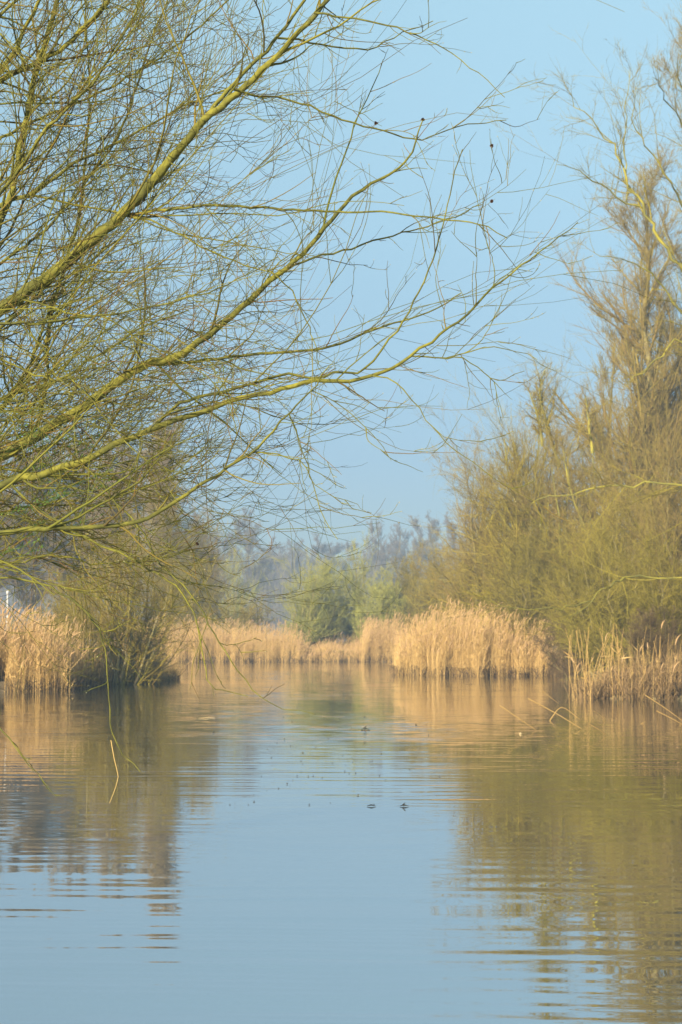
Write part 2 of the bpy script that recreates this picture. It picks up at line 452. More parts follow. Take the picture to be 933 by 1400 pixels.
make_tree('willow_bush', 'brownish low bush at left foot of the right bank thicket', 'bush', 655, 86, 730, 90, 'bush', 'gold_twig', G_R)
make_tree('poplar_tree', 'tall bare poplar with thick straight trunk and reddish brown twigs on the right', 'tree', 888, 84, 225, 190, 'poplar', 'brown_twig', dens=1.45)
make_tree('poplar_tree', 'shorter brown twiggy poplar left of the tall poplar trunk', 'tree', 842, 92, 450, 95, 'poplar', 'gold_twig', dens=1.1)
make_tree('poplar_tree', 'bare poplar cut by right edge, twigs reaching highest at the right', 'tree', 962, 88, 70, 170, 'poplar', 'brown_twig', dens=1.5)
make_tree('alder_bush', 'undergrowth bush coloured dark for shade behind thin standing reeds', 'bush', 800, 62, 810, 130, 'bush', 'shade_twig', dens=1.3)
make_tree('alder_bush', 'undergrowth bush coloured dark for shade at right edge behind the reeds', 'bush', 900, 48, 830, 130, 'bush', 'shade_twig', dens=1.3)
# left bank
make_tree('willow_bush', 'rounded olive brown bare willow fanning out to the waterline beside the left reed bed', 'bush', 162, 57, 690, 170, 'bush', 'gold_twig', G_L, dens=.9, lean=.08)
make_tree('willow_bush', 'low brown twiggy bush at waterline between left reed bed and the rounded willow', 'bush', 118, 55.5, 815, 85, 'bush', 'brown_twig', G_L, dens=.9)
make_tree('willow_bush', 'low brown twiggy bush at right foot of the rounded willow', 'bush', 205, 60, 835, 80, 'bush', 'brown_twig', G_L, dens=.9)
make_tree('willow_bush', 'brown bare bush standing close behind the left reed bed', 'bush', 95, 65, 770, 110, 'bush', 'gold_twig', G_L)
for (px, d, top, w, lab, tw) in [
    (222, 130, 588, 95, 'tallest brown hazy poplar of the left bank row, right of its neighbours', 'mauve_twig'),
    (165, 134, 605, 90, 'brown hazy poplar directly left of the tallest left bank poplar', 'mauve_twig'),
    (105, 136, 622, 95, 'brown hazy poplar behind the drooping twigs, above the left willow bush', 'mauve_twig'),
    (45, 132, 620, 95, 'brown hazy poplar above the left reed bed', 'mauve_twig'),
    (-15, 130, 615, 95, 'brown hazy poplar cut by the left edge', 'mauve_twig')]:
    make_tree('poplar_tree', lab, 'tree', px, d, top, w, 'poplar', tw, G_L, dens=1.7)
make_tree('willow_tree', 'brown olive bare tree between tallest left poplar and far bank reeds', 'tree', 238, 126, 655, 85, 'bush', 'gold_twig', G_L, dens=.9)
make_tree('willow_tree', 'hazy pale olive tree at right end of the left bank trees', 'tree', 275, 140, 690, 55, 'bush', 'mauve_twig', G_L, dens=.8)
make_tree('willow_tree', 'hazy pale green tree behind right tip of the left bank', 'tree', 318, 190, 735, 45, 'bush', 'green_twig', G_L, dens=.6)
make_tree('willow_bush', 'low yellow green bush above the far left reeds', 'bush', 325, 121, 805, 110, 'bush', 'gold_twig', G_L, dens=.7)
make_tree('willow_bush', 'olive bush behind far left reeds beside the left willow', 'bush', 262, 122, 765, 90, 'bush', 'olive_twig', G_L)
# far bank, centre
LF = ('bushleaf', .16, .06)
make_tree('green_bush', 'green leafing bush at left end of the far bank bushes', 'bush', 416, 119, 768, 55, 'bush', 'green_twig', G_C, leaf=LF, dens=.8)
make_tree('green_bush', 'green leafing bush in the middle of the far bank, broadest of three', 'bush', 448, 121, 752, 75, 'bush', 'green_twig', G_C, leaf=LF)
make_tree('green_bush', 'green leafing bush with tallest thin tips, right of the broad one', 'bush', 486, 124, 740, 60, 'bush', 'green_twig', G_C, leaf=LF, dens=.8)
make_tree('olive_bush', 'small olive bush directly right of the green bushes on far bank', 'bush', 525, 119, 772, 60, 'bush', 'green_twig', G_C, leaf=('bushleaf', .1, .06))
make_tree('olive_bush', 'small brownish bush between the far green bushes and the round olive bush', 'bush', 552, 121, 762, 55, 'bush', 'olive_twig', G_C)
make_tree('olive_bush', 'round olive bush behind left end of the main reed bed', 'bush', 588, 114, 748, 85, 'bush', 'gold_twig', G_C, leaf=('bushleaf', .12, .06), dens=1.1)
make_tree('olive_bush', 'olive brown bush touching the right bank willows', 'bush', 632, 108, 752, 80, 'bush', 'gold_twig', G_C)
make_tree('green_bush', 'low green bush at foot of the small olive bushes, above the central reeds', 'bush', 505, 118, 815, 60, 'bush', 'green_twig', G_C, leaf=LF, dens=.8)
# far hazy trees
far = [(332, 215, 700, 62, 'tree', 'round crowned hazy tree standing alone left of the far wood'),
       (368, 262, 735, 60, 'tree', 'far grey tree at left end of the hazy wood'),
       (402, 268, 738, 60, 'tree', 'far grey tree behind left side of the green bushes'),
       (440, 262, 737, 60, 'tree', 'far grey tree behind the middle of the green bushes'),
       (476, 270, 745, 55, 'tree', 'far grey tree behind right side of the green bushes'),
       (512, 240, 716, 48, 'tree', 'far tree with dark crown standing above the small olive bush'),
       (548, 265, 722, 40, 'tree', 'far thin tree above left part of the round olive bush'),
       (572, 258, 712, 36, 'poplar', 'far narrow tree above the middle of the round olive bush'),
       (592, 264, 708, 34, 'poplar', 'far narrow tree, tallest above the round olive bush'),
       (615, 258, 710, 38, 'poplar', 'far narrow tree above right part of the round olive bush'),
       (642, 250, 700, 46, 'tree', 'far tree next to the tips of the right bank willows'),
       (385, 300, 742, 70, 'tree', 'faintest far tree seen between the two leftmost wood trees'),
       (455, 300, 744, 70, 'tree', 'faintest far tree seen behind the centre of the wood'),
       (530, 300, 738, 70, 'tree', 'faintest far tree seen behind the dark crowned far tree'),
       (600, 300, 735, 70, 'tree', 'faintest far tree seen behind the narrow far trees'),
       (300, 280, 728, 70, 'tree', 'far grey tree behind the round crowned hazy tree'),
       (690, 290, 735, 90, 'tree', 'far grey tree glimpsed through the right bank willows'),
       (250, 290, 730, 90, 'tree', 'far grey tree glimpsed through the left bank trees'),
       (180, 290, 735, 90, 'tree', 'far grey tree behind the left bank poplars'),
       (100, 290, 735, 90, 'tree', 'far grey tree glimpsed above the left willow bush'),
       (20, 290, 735, 90, 'tree', 'far grey tree glimpsed above the left reeds')]
for (px, d, top, w, kind, lab) in far:
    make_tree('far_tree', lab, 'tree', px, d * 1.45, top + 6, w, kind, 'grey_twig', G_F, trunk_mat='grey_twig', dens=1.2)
# brushwood at the foot of the far wood: one uncountable mass
mb = MB()
for dd in (370, 400, 450):
    n = 5200
    x = rng.uniform(-105, 105, n); y = dd + rng.normal(0, 5, n); z = gz(x, y)
    hh = rng.uniform(4, 17.0, n) * (1 + .3 * np.sin(x * .35 + dd))
    k = np.linspace(0, 1, 4)
    lx, ly = rng.normal(0, 1.6, n), rng.normal(0, 1.2, n)
    P = np.stack([x[:, None] + lx[:, None] * k ** 1.5, y[:, None] + ly[:, None] * k ** 1.5, z[:, None] + hh[:, None] * k], -1)
    mb.tubes(P, np.full((n, 4), .07) * np.linspace(1, .5, 4)[None], 3)
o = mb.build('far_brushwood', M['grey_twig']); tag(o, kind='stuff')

# ------------------------------------------------------------------ reeds
def reed_bed(name, front, depth, hfun, n, mat='reed', plume=.6, leaf=1.6, r=.006, lean=.06, lab=None, mud=.5):
    """front: polyline along the water's edge (ground points); reeds stand from it backwards"""
    front = np.array(front)[:, :2]
    seg = np.r_[0, np.cumsum(np.linalg.norm(np.diff(front, axis=0), axis=1))]
    u = rng.random(n)
    u = np.where(rng.random(n) < .12, rng.normal(.5, .32, n), u)      # a few stand outside the bed's ends
    u = np.clip(u, -.012, 1.03); s = u * seg[-1]
    x = np.interp(s, seg, front[:, 0]) + (u - np.clip(u, 0, 1)) * (front[-1, 0] - front[0, 0]); y = np.interp(s, seg, front[:, 1])
    dv = rng.random(n) ** 1.5 * depth
    y = y + dv + .22 * np.sin(x * 3.1 + 1.2 * np.sin(x * 1.3)) + .15 * np.sin(x * 7.7)
    y = y - (rng.random(n) < .03) * rng.random(n) * .6
    x = x + rng.normal(0, .06, n)
    clump = .5 + .5 * np.sin(x * 2.3 + 1.3 * np.sin(y * 1.9)) * np.sin(y * 1.3 + x * .7)
    h = hfun(u) * np.where(rng.random(n) < .72, rng.uniform(.48, .82, n), rng.uniform(.78, 1.16, n)) * (.80 + .26 * clump) * (1 + .09 * np.sin(x * 1.1 + 2 * np.sin(x * .37)))
    short = rng.random(n) < .30
    h = np.where(short, h * rng.uniform(.35, .8, n), h)
    z = np.maximum(gz(x, y), -.05) - .05
    a = rng.normal(0, lean, (n, 2)) + np.array([.04, 0]) + .05 * np.stack([np.sin(x * 1.7), np.cos(x * 1.1)], -1)
    wild = rng.random(n) < .09
    a = np.where(wild[:, None], a * 5, a)
    k = np.linspace(0, 1, 5)
    P = np.stack([x[:, None] + (a[:, :1] * h[:, None]) * k ** 1.6, y[:, None] + (a[:, 1:] * h[:, None]) * k ** 1.6, z[:, None] + h[:, None] * k * (1 - .02 * k)], -1)
    mb = MB()
    mb.tubes(P, (r * rng.uniform(.7, 1.25, n))[:, None] * np.linspace(1, .45, 5)[None], 3)
    # leaves
    nl = int(n * leaf)
    i = rng.integers(0, n, nl); t = rng.uniform(.3, .95, nl); q = np.minimum((t * 4).astype(int), 3)
    c = P[i, q] + (P[i, q + 1] - P[i, q]) * (t * 4 - q)[:, None]
    az = rng.random(nl) * 6.283
    d = np.stack([np.cos(az) * .7, np.sin(az) * .7, rng.normal(1.2, .7, nl)], -1)
    mb.leaves(c, d, rng.uniform(.15, .36, nl), .009)
    # dark rotten bases at the waterline
    nb = int(n * mud); i = rng.integers(0, n, nb); bb = P[i, 0] + rng.normal(0, .05, (nb, 3)) * [1, 1, 0]
    e = rng.normal(0, .16, (nb, 2)); hb = rng.uniform(.12, .5, nb)
    Q = np.stack([bb, bb + np.c_[e * .4, hb * .6], bb + np.c_[e, hb]], 1)
    mb.tubes(Q, np.full((nb, 3), r * 1.5), 3, m=2)
    # plumes
    i = np.where(~short & (rng.random(n) < plume))[0]
    if len(i):
        tip = P[i, -1]; dr = P[i, -1] - P[i, -2]; dr /= np.linalg.norm(dr, axis=1, keepdims=True)
        L = rng.uniform(.16, .30, len(i))[:, None]
        side = np.stack([rng.normal(.35, .2, len(i)), rng.normal(0, .2, len(i)), np.zeros(len(i))], -1)
        Q = np.stack([tip - dr * L * .2, tip + dr * L * .25 + side * L * .15, tip + dr * L * .6 + side * L * .5, tip + dr * L * .8 + side * L], 1)
        mb.tubes(Q, np.array([[.005, .017, .013, .003]]) * rng.uniform(.7, 1.2, len(i))[:, None], 4, m=1)
    o = mb.build(name, [M[mat], M['reed_plume'], M['mud']])
    return tag(o, lab, None, None, 'stuff')

I = lambda xs_, hs_: (lambda u: np.interp(u, xs_, hs_))
reed_bed('reed_bed', [ground(-60, 945), ground(40, 945), ground(84, 945)], 4.5, I([0, .7, 1], [1.95, 1.95, 1.8]), 4600, plume=.25, leaf=1)
reed_bed('reed_bed', [ground(92, 941), ground(190, 933), ground(238, 929)], 2.2, I([0, .3, .7, 1], [1.2, 1.5, 1.6, 1.2]), 1500, mat='reed_brown', plume=.1, leaf=.5, mud=.2)
reed_bed('reed_litter', [ground(80, 942), ground(190, 933), ground(238, 929)], 1.8, I([0, .5, 1], [.6, .8, .4]), 700, mat='reed_brown', plume=0, lean=.25)
reed_bed('reed_bed', [ground(150, 905), ground(300, 905), ground(408, 905)], 9, I([0, .5, .8, .95, 1], [2.2, 2.3, 2.3, 1.9, 1.4]), 8000, r=.008, leaf=1.1, plume=.4)
reed_bed('reed_bed', [ground(405, 905), ground(455, 905), ground(500, 905)], 9, I([0, .15, .45, .7, 1], [1.0, .6, 1.2, .6, 1.2]), 2600, r=.008, plume=.4)
b1_, b2_ = ground(408, 905), ground(508, 905)
reed_bed('reed_litter', [b1_ + [0, 9, 0], b2_ + [0, 9, 0]], 4, I([0, .5, 1], [1.1, 1.5, 1.4]), 1500, mat='reed_brown', r=.008, plume=.2)
reed_bed('reed_bed', [ground(496, 905), ground(549, 905)], 9, I([0, .4, 1], [2.3, 2.5, 2.6]), 3200, r=.008)
reed_bed('reed_bed', [ground(549, 923), ground(640, 924), ground(746, 924)], 8, I([0, .12, .35, .7, .9, 1], [1.9, 2.15, 2.35, 2.25, 2.05, 1.75]), 11500, r=.0065, plume=.3, leaf=.9)
reed_bed('reed_litter', [ground(541, 922.5), ground(640, 923.5), ground(790, 924)], 2, I([0, 1], [.5, .5]), 1800, mat='reed_dark', plume=0, lean=.25)
reed_bed('reed_bed', [ground(800, 955), ground(870, 956), ground(940, 956)], 3.0, I([0, .3, .8, 1], [.9, 1.1, 1.5, 1.6]), 170, mat='reed_brown', plume=.1, r=.005, leaf=.5)
reed_bed('reed_litter', [ground(800, 955), ground(870, 956), ground(940, 956)], 2.0, I([0, 1], [.6, .9]), 900, mat='reed_dark', plume=0, lean=.25)
reed_bed('reed_litter', [ground(745, 924), ground(800, 925)], 3, I([0, 1], [1.1, 1.3]), 500, mat='reed_dark', plume=.1)
# grass on the far bank
def grass_patch(px0, px1, py, depth, n, h):
    a, b = ground(px0, py), ground(px1, py)
    u = rng.random(n); p = a + (b - a) * u[:, None]
    y = p[:, 1] + rng.random(n) * depth; x = p[:, 0] + rng.normal(0, .1, n)
    z = np.maximum(gz(x, y), 0) - .02
    hh = h * rng.uniform(.5, 1.2, n); az = rng.random(n) * 6.28
    k = np.linspace(0, 1, 4)
    P = np.stack([x[:, None] + np.cos(az)[:, None] * .5 * hh[:, None] * k ** 2, y[:, None] + np.sin(az)[:, None] * .5 * hh[:, None] * k ** 2, z[:, None] + hh[:, None] * k * (1 - .3 * k)], -1)
    mb = MB(); mb.tubes(P, np.full((n, 4), .012) * np.linspace(1, .3, 4)[None], 3)
    tag(mb.build('grass', M['grass']), kind='stuff')
grass_patch(385, 505, 904.5, 6, 5000, .6)
grass_patch(745, 805, 923, 4, 900, .7)

def bank_grass(xf, y0, y1, n, h):
    y = rng.uniform(y0, y1, n); x = xf(y); z = gz(x, y); k_ = z > .03
    x, y, z = x[k_], y[k_], z[k_] - .02; n = len(x)
    hh = h * rng.uniform(.5, 1.3, n); az = rng.random(n) * 6.28; k = np.linspace(0, 1, 4)
    P = np.stack([x[:, None] + np.cos(az)[:, None] * .5 * hh[:, None] * k ** 2, y[:, None] + np.sin(az)[:, None] * .5 * hh[:, None] * k ** 2, z[:, None] + hh[:, None] * k * (1 - .3 * k)], -1)
    mb = MB(); mb.tubes(P, np.full((n, 4), .006) * np.linspace(1, .3, 4)[None], 3)
    tag(mb.build('grass', M['grass']), kind='stuff')
bank_grass(lambda y: -2.2 - .20 * (y - 8) - rng.random(len(y)) ** 1.5 * 7, 5, 46, 26000, .35)
bank_grass(lambda y: 2.6 + .19 * (y - 6) + rng.random(len(y)) ** 1.5 * 7, 5, 42, 26000, .35)

# single reeds that stand apart in the right hand shallows
def reed(pts, r=.0075, plume=False, label='tall straw coloured reed stalk standing in the shallows at the right', group='thin reeds standing at the right', name='reed_stalk', mat='reed'):
    p, rr = spline(pts, 8, np.linspace(r, r * .5, len(pts)))
    mb = MB(); mb.tubes(p, rr, 5)
    for _ in range(rng.integers(0, 3) if name == 'reed_stalk' else 0):
        k = rng.integers(2, 6); az = rng.random() * 6.28
        mb.leaves(p[k][None], np.array([[math.cos(az), math.sin(az), rng.normal(.5, .5)]]), rng.uniform(.2, .4), .012)
    o = mb.build(name, [M[mat], M['reed_plume']])
    tag(o, label, 'reed', group)
    if plume:
        d = p[-1] - p[-2]; d /= np.linalg.norm(d)
        q = MB(); q.tubes(np.array([p[-1] - d * .05, p[-1] + d * .06, p[-1] + d * .15 + [.05, 0, 0], p[-1] + d * .2 + [.1, 0, 0]]), np.array([.005, .022, .016, .003]), 5)
        pl = link('plume', q.build('plume', M['reed_plume']).data, o)
        bpy.data.objects.remove([x for x in bpy.data.objects if x.name.startswith('plume') and x.parent is None][0])
    return o
for i in range(72):
    px = 770 + 165 * rng.random() ** .8; py = rng.uniform(948, 962)
    if px < 800: py = rng.uniform(946, 964)
    b = ground(px, py, -.1); h = rng.uniform(.9, 2.0); lx, ly = rng.normal(0, .10, 2) * h
    if rng.random() < .15: lx *= 2.2
    pts = [b, b + [lx * .2, ly * .2, h * .4], b + [lx * .55, ly * .5, h * .75], b + [lx, ly, h]]
    reed(pts, rng.uniform(.0055, .009), plume=False)
# broken stems leaning out of the water
brk = [([(684, 965), (712, 984), (733, 998)], 'broken reed stem farthest left, leaning right out of the open water'),
       ([(722, 955), (758, 974), (795, 996)], 'longest broken reed stem lying slantwise over the water'),
       ([(742, 945), (755, 955), (764, 962)], 'short broken reed stem just behind the longest slanting one'),
       ([(752, 985), (768, 967), (792, 983)], 'sharply folded reed stem bent like a roof over the water'),
       ([(812, 972), (820, 977), (828, 983)], 'short straw stub sticking out right of the folded reed stem'),
       ([(806, 990), (820, 998), (829, 1005)], 'low reed stub lying nearest the camera below the folded stem'),
       ([(882, 950), (908, 967), (934, 986)], 'long pale reed stem slanting down to the right edge'),
       ([(898, 972), (918, 982), (936, 992)], 'lower of two pale reed stems slanting to the right edge'),
       ([(780, 868), (778, 915), (786, 956)], 'solitary bowed reed standing left of the thin reeds'),
       ([(788, 862), (797, 915), (808, 955)], 'reed leaning left beside the solitary bowed reed'),
       ([(834, 992), (858, 994), (880, 988)], 'flat floating reed stem in front of the standing reeds'),
       ([(768, 960), (800, 958), (826, 952)], 'dark wet reed stem lying flat at foot of thin reeds')]
for pts, lab in brk:
    d0 = ground(pts[-1][0], pts[-1][1] + 1)[1]
    q = [at(x, y, d0 - .15 * k) for k, (x, y) in enumerate(reversed(pts))]
    reed(q[::-1], .0092, label=lab, group='broken reed stems in the water', name='broken_reed')
# bent reed hanging at the left foreground
q = [at(152, 1012, 9.2), at(157, 1040, 9.2), at(162, 1062, 9.2), at(157, 1080, 9.2), at(150, 1098, 9.2)]
reed(q, .0027, mat='reed_brown', label='dry straw stem caught on the drooping twig at left, kinked in the middle', group=None, name='dry_stem')

# ------------------------------------------------------------------ foreground willow
DT = 10.2
w_root = np.array([-3.5, DT + .3, float(gz(-3.5, DT + .3)) - .1])
willow = tag(empty('willow_tree', w_root), 'large yellow green bare willow in the foreground, boughs reaching in from the left', 'tree')
fork = at(-345, 800, DT)
tp, tr_ = spline([w_root, w_root + [.05, -.03, .7], fork, at(-300, 560, DT + .2), at(-215, 330, DT + .5), at(-130, 90, DT + .7), at(-60, -180, DT + .9), at(-10, -420, DT + 1.0)], 40,
                 [.30, .24, .21, .15, .12, .09, .06, .02], jit=.006)
mb = MB(); mb.tubes(tp, tr_, 14); mb.build('trunk', M['limb'], willow)
def stem_pt(frac): return tp[int(frac * 39)]
# main boughs traced at their own distances: (start frac on trunk or None, [(px,py)], d start, d end, width px start, width px end, twiginess)
limbs = [
 (.34, [(-180, 560), (0, 425), (80, 367), (170, 290), (220, 235), (275, 170), (345, 110), (400, 55), (450, -2), (505, -60)], 10.0, 9.4, 25, 5, 1.0),
 (None, [(277, 166), (310, 125), (365, 70), (415, 0), (450, -60)], 9.65, 9.9, 8, 4, 1.0),
 (None, [(170, 293), (240, 285), (320, 281), (400, 287), (467, 289), (542, 292), (612, 300), (657, 307), (692, 325)], 9.85, 9.2, 5.5, 1.6, 1.0),
 (None, [(172, 295), (215, 305), (270, 335), (325, 360), (380, 378), (415, 430), (430, 465), (436, 500)], 9.85, 9.0, 4, 1.4, .8),
 (None, [(320, 122), (345, 131), (390, 135), (467, 162), (527, 180), (577, 190), (632, 172), (692, 165)], 9.55, 10.2, 4.5, 1.4, 1.0),
 (None, [(380, 52), (415, 56), (465, 65), (512, 65), (547, 45), (590, 30)], 9.5, 9.9, 4, 1.4, .9),
 (None, [(430, 18), (467, 22), (517, 32), (562, 45), (597, 60), (637, 87), (692, 131)], 9.45, 9.0, 4, 1.3, .8),
 (.28, [(-200, 735), (0, 625), (60, 590), (130, 545), (190, 503), (240, 488), (290, 455), (345, 408), (370, 385), (425, 335), (465, 285), (507, 250), (542, 232), (567, 200), (577, 165)], 10.4, 9.8, 20, 1.8, 1.0),
 (None, [(366, 388), (420, 355), (470, 343), (530, 325), (570, 313), (612, 300), (660, 280)], 10.05, 10.5, 4.5, 1.5, .9),
 (None, [(196, 500), (280, 492), (350, 485), (415, 480), (465, 470), (500, 455), (545, 440), (590, 425), (632, 400)], 10.2, 10.7, 6, 1.8, .9),
 (.25, [(-220, 760), (0, 664), (50, 650), (115, 630), (165, 605), (210, 585), (265, 567), (320, 547), (370, 537), (420, 521), (467, 522), (517, 512), (562, 487), (602, 457), (637, 432), (682, 385), (717, 360), (757, 330), (790, 303)], 9.6, 8.9, 14, 1.3, .9),
 (None, [(210, 585), (240, 555), (280, 542), (350, 522), (390, 512), (430, 515), (467, 508), (497, 506), (532, 465), (557, 430), (582, 380), (597, 340), (607, 300), (617, 260), (632, 205)], 9.4, 9.3, 6, 1.6, .9),
 (None, [(562, 487), (600, 490), (627, 487), (667, 475), (700, 480), (737, 492)], 9.2, 9.0, 3, 1.0, .8),
 (None, [(600, 489), (627, 489), (657, 505), (682, 520), (717, 507)], 9.15, 8.9, 2.6, 1.0, .5),
 (.23, [(-200, 745), (0, 728), (75, 722), (150, 720), (200, 710), (240, 685), (280, 660), (320, 635), (350, 615), (372, 590), (395, 565), (430, 530), (450, 500)], 9.0, 8.6, 10, 1.8, .8),
 (None, [(345, 618), (375, 620), (400, 625), (420, 635), (435, 685), (450, 720), (462, 738)], 8.75, 8.6, 2.6, 1.0, .7),
 (None, [(395, 566), (408, 600), (422, 640), (440, 670), (490, 690)], 8.7, 8.5, 2.2, .9, .6),
 (None, [(425, 533), (467, 556), (507, 590), (532, 622)], 8.65, 8.5, 2.2, 1, .7),
 (None, [(510, 514), (540, 522), (562, 545), (587, 580), (617, 600), (662, 603)], 9.0, 8.7, 2.6, 1.0, .6),
 (None, [(15, 662), (50, 695), (90, 720), (150, 750), (200, 775), (240, 800), (262, 830), (271, 862), (280, 912), (291, 940), (340, 953)], 9.5, 9.0, 5, 1.2, .35),
 (None, [(112, 631), (155, 680), (190, 720), (215, 765), (260, 810), (290, 860), (315, 900), (350, 945), (385, 968), (430, 976)], 9.5, 8.8, 4.2, .9, .3),
 (.21, [(-200, 800), (-20, 790), (60, 800), (110, 830), (140, 870), (148, 930), (155, 1005), (190, 1057)], 9.3, 8.9, 5, 1, .22),
 (.21, [(-200, 830), (-60, 880), (-10, 960), (0, 995), (30, 1032), (72, 1082)], 9.3, 8.9, 5, 1, .22),
 (.62, [(-90, 150), (0, 110), (46, 87), (85, 67), (123, 31), (149, 0), (175, -45)], 10.7, 10.2, 10, 6, .9),
 (.36, [(-110, 520), (0, 303), (20, 244), (33, 180), (51, 90), (67, 38), (80, 0), (95, -60)], 10.6, 11.2, 12, 7, .8),
 (.66, [(-60, 160), (0, 95), (20, 70), (38, 30), (57, 0), (80, -50)], 11.0, 11.2, 9, 5, .8),
 (.50, [(-120, 390), (0, 265), (31, 226), (64, 175), (90, 149), (123, 118), (144, 85), (175, 38), (200, -10)], 10.3, 9.8, 7, 2.5, 1.0),
 (.42, [(-150, 350), (0, 280), (38, 267), (77, 242), (108, 219), (154, 199), (180, 185), (240, 152), (300, 125), (360, 105)], 10.8, 10.6, 9, 2, 1.0),
 (None, [(154, 199), (168, 170), (180, 141), (206, 57), (225, 10), (240, -40)], 10.7, 10.9, 4.5, 2, 1.0),
 (.40, [(-140, 450), (0, 360), (51, 324), (85, 288), (116, 252), (150, 206), (180, 150)], 11.0, 10.7, 6, 3, 1.0),
 (.32, [(20, 620), (70, 430), (95, 345), (110, 283), (116, 231), (121, 154), (123, 100), (118, 40), (118, -40)], 11.4, 11.6, 6, 2.5, .9),
 (.32, [(-130, 700), (0, 561), (15, 540), (38, 505), (51, 474), (67, 425), (90, 370), (120, 300)], 11.0, 11.4, 9, 3, 1.0),
 (.30, [(-150, 620), (0, 546), (59, 528), (98, 510), (121, 492), (154, 474), (200, 445), (260, 425)], 10.9, 11.0, 7, 2, 1.0),
 (.36, [(-150, 470), (0, 442), (51, 443), (108, 435), (160, 429), (240, 412), (310, 390), (380, 350)], 9.7, 9.2, 6, 1.6, 1.0),
 (None, [(28, 409), (98, 429), (144, 434), (180, 458), (240, 489), (290, 520), (330, 570)], 9.8, 9.0, 4, 1.3, .9),
 (.34, [(-120, 540), (0, 450), (40, 415), (72, 386), (116, 366), (144, 340), (180, 310), (215, 265), (250, 215)], 10.8, 11.2, 6.5, 2, 1.0),
 (.32, [(-120, 450), (0, 492), (64, 517), (98, 520), (123, 546), (160, 590), (210, 640), (250, 700)], 9.3, 8.8, 4.5, 1.2, .8),
 (.26, [(-160, 720), (0, 700), (60, 690), (130, 690), (190, 668), (260, 640), (300, 600)], 10.9, 11.2, 5, 1.2, 1.1),
 (.26, [(-160, 770), (0, 770), (70, 760), (140, 770), (210, 765), (270, 745)], 10.6, 10.9, 5, 1.2, 1.2),
 (.26, [(-160, 700), (0, 640), (60, 610), (120, 600), (180, 570), (240, 520)], 11.4, 11.6, 5, 1.2, 1.1),
 (.80, [(-30, 20), (40, -10), (100, -30), (150, -60)], 10.4, 10.2, 6, 3, 1.0),
 (.55, [(-100, 260), (0, 190), (60, 160), (130, 130), (200, 90), (270, 40), (330, -20)], 11.2, 11.4, 6, 2.5, 1.0),
]
for i in range(7):                      # the thin tangle low at the left
    y0 = rng.uniform(560, 830); x1 = rng.uniform(110, 260); y1 = y0 + rng.uniform(-90, 60)
    limbs.append((rng.uniform(.2, .34), [(-170, y0 + rng.uniform(-30, 60)), (0, y0), (x1 * .5, (y0 + y1) / 2 + rng.uniform(-22, 12)), (x1, y1)], rng.uniform(9.2, 11.5), rng.uniform(9.2, 11.8), rng.uniform(3, 4.5), 1.2, .85))
tips = []
def cull(a, b):
    """the crown thins out, with shorter shoots, away from the trunk"""
    x = CX + F * a[:, 0, 0] / a[:, 0, 1]
    k = rng.random(len(a)) < np.interp(x, [120, 260, 420], [1, .85, .75])
    k[:1] = True
    sc_ = np.interp(x[k], [200, 450], [1, .72])[:, None, None]
    return a[k, :1] + (a[k] - a[k, :1]) * sc_, b[k]
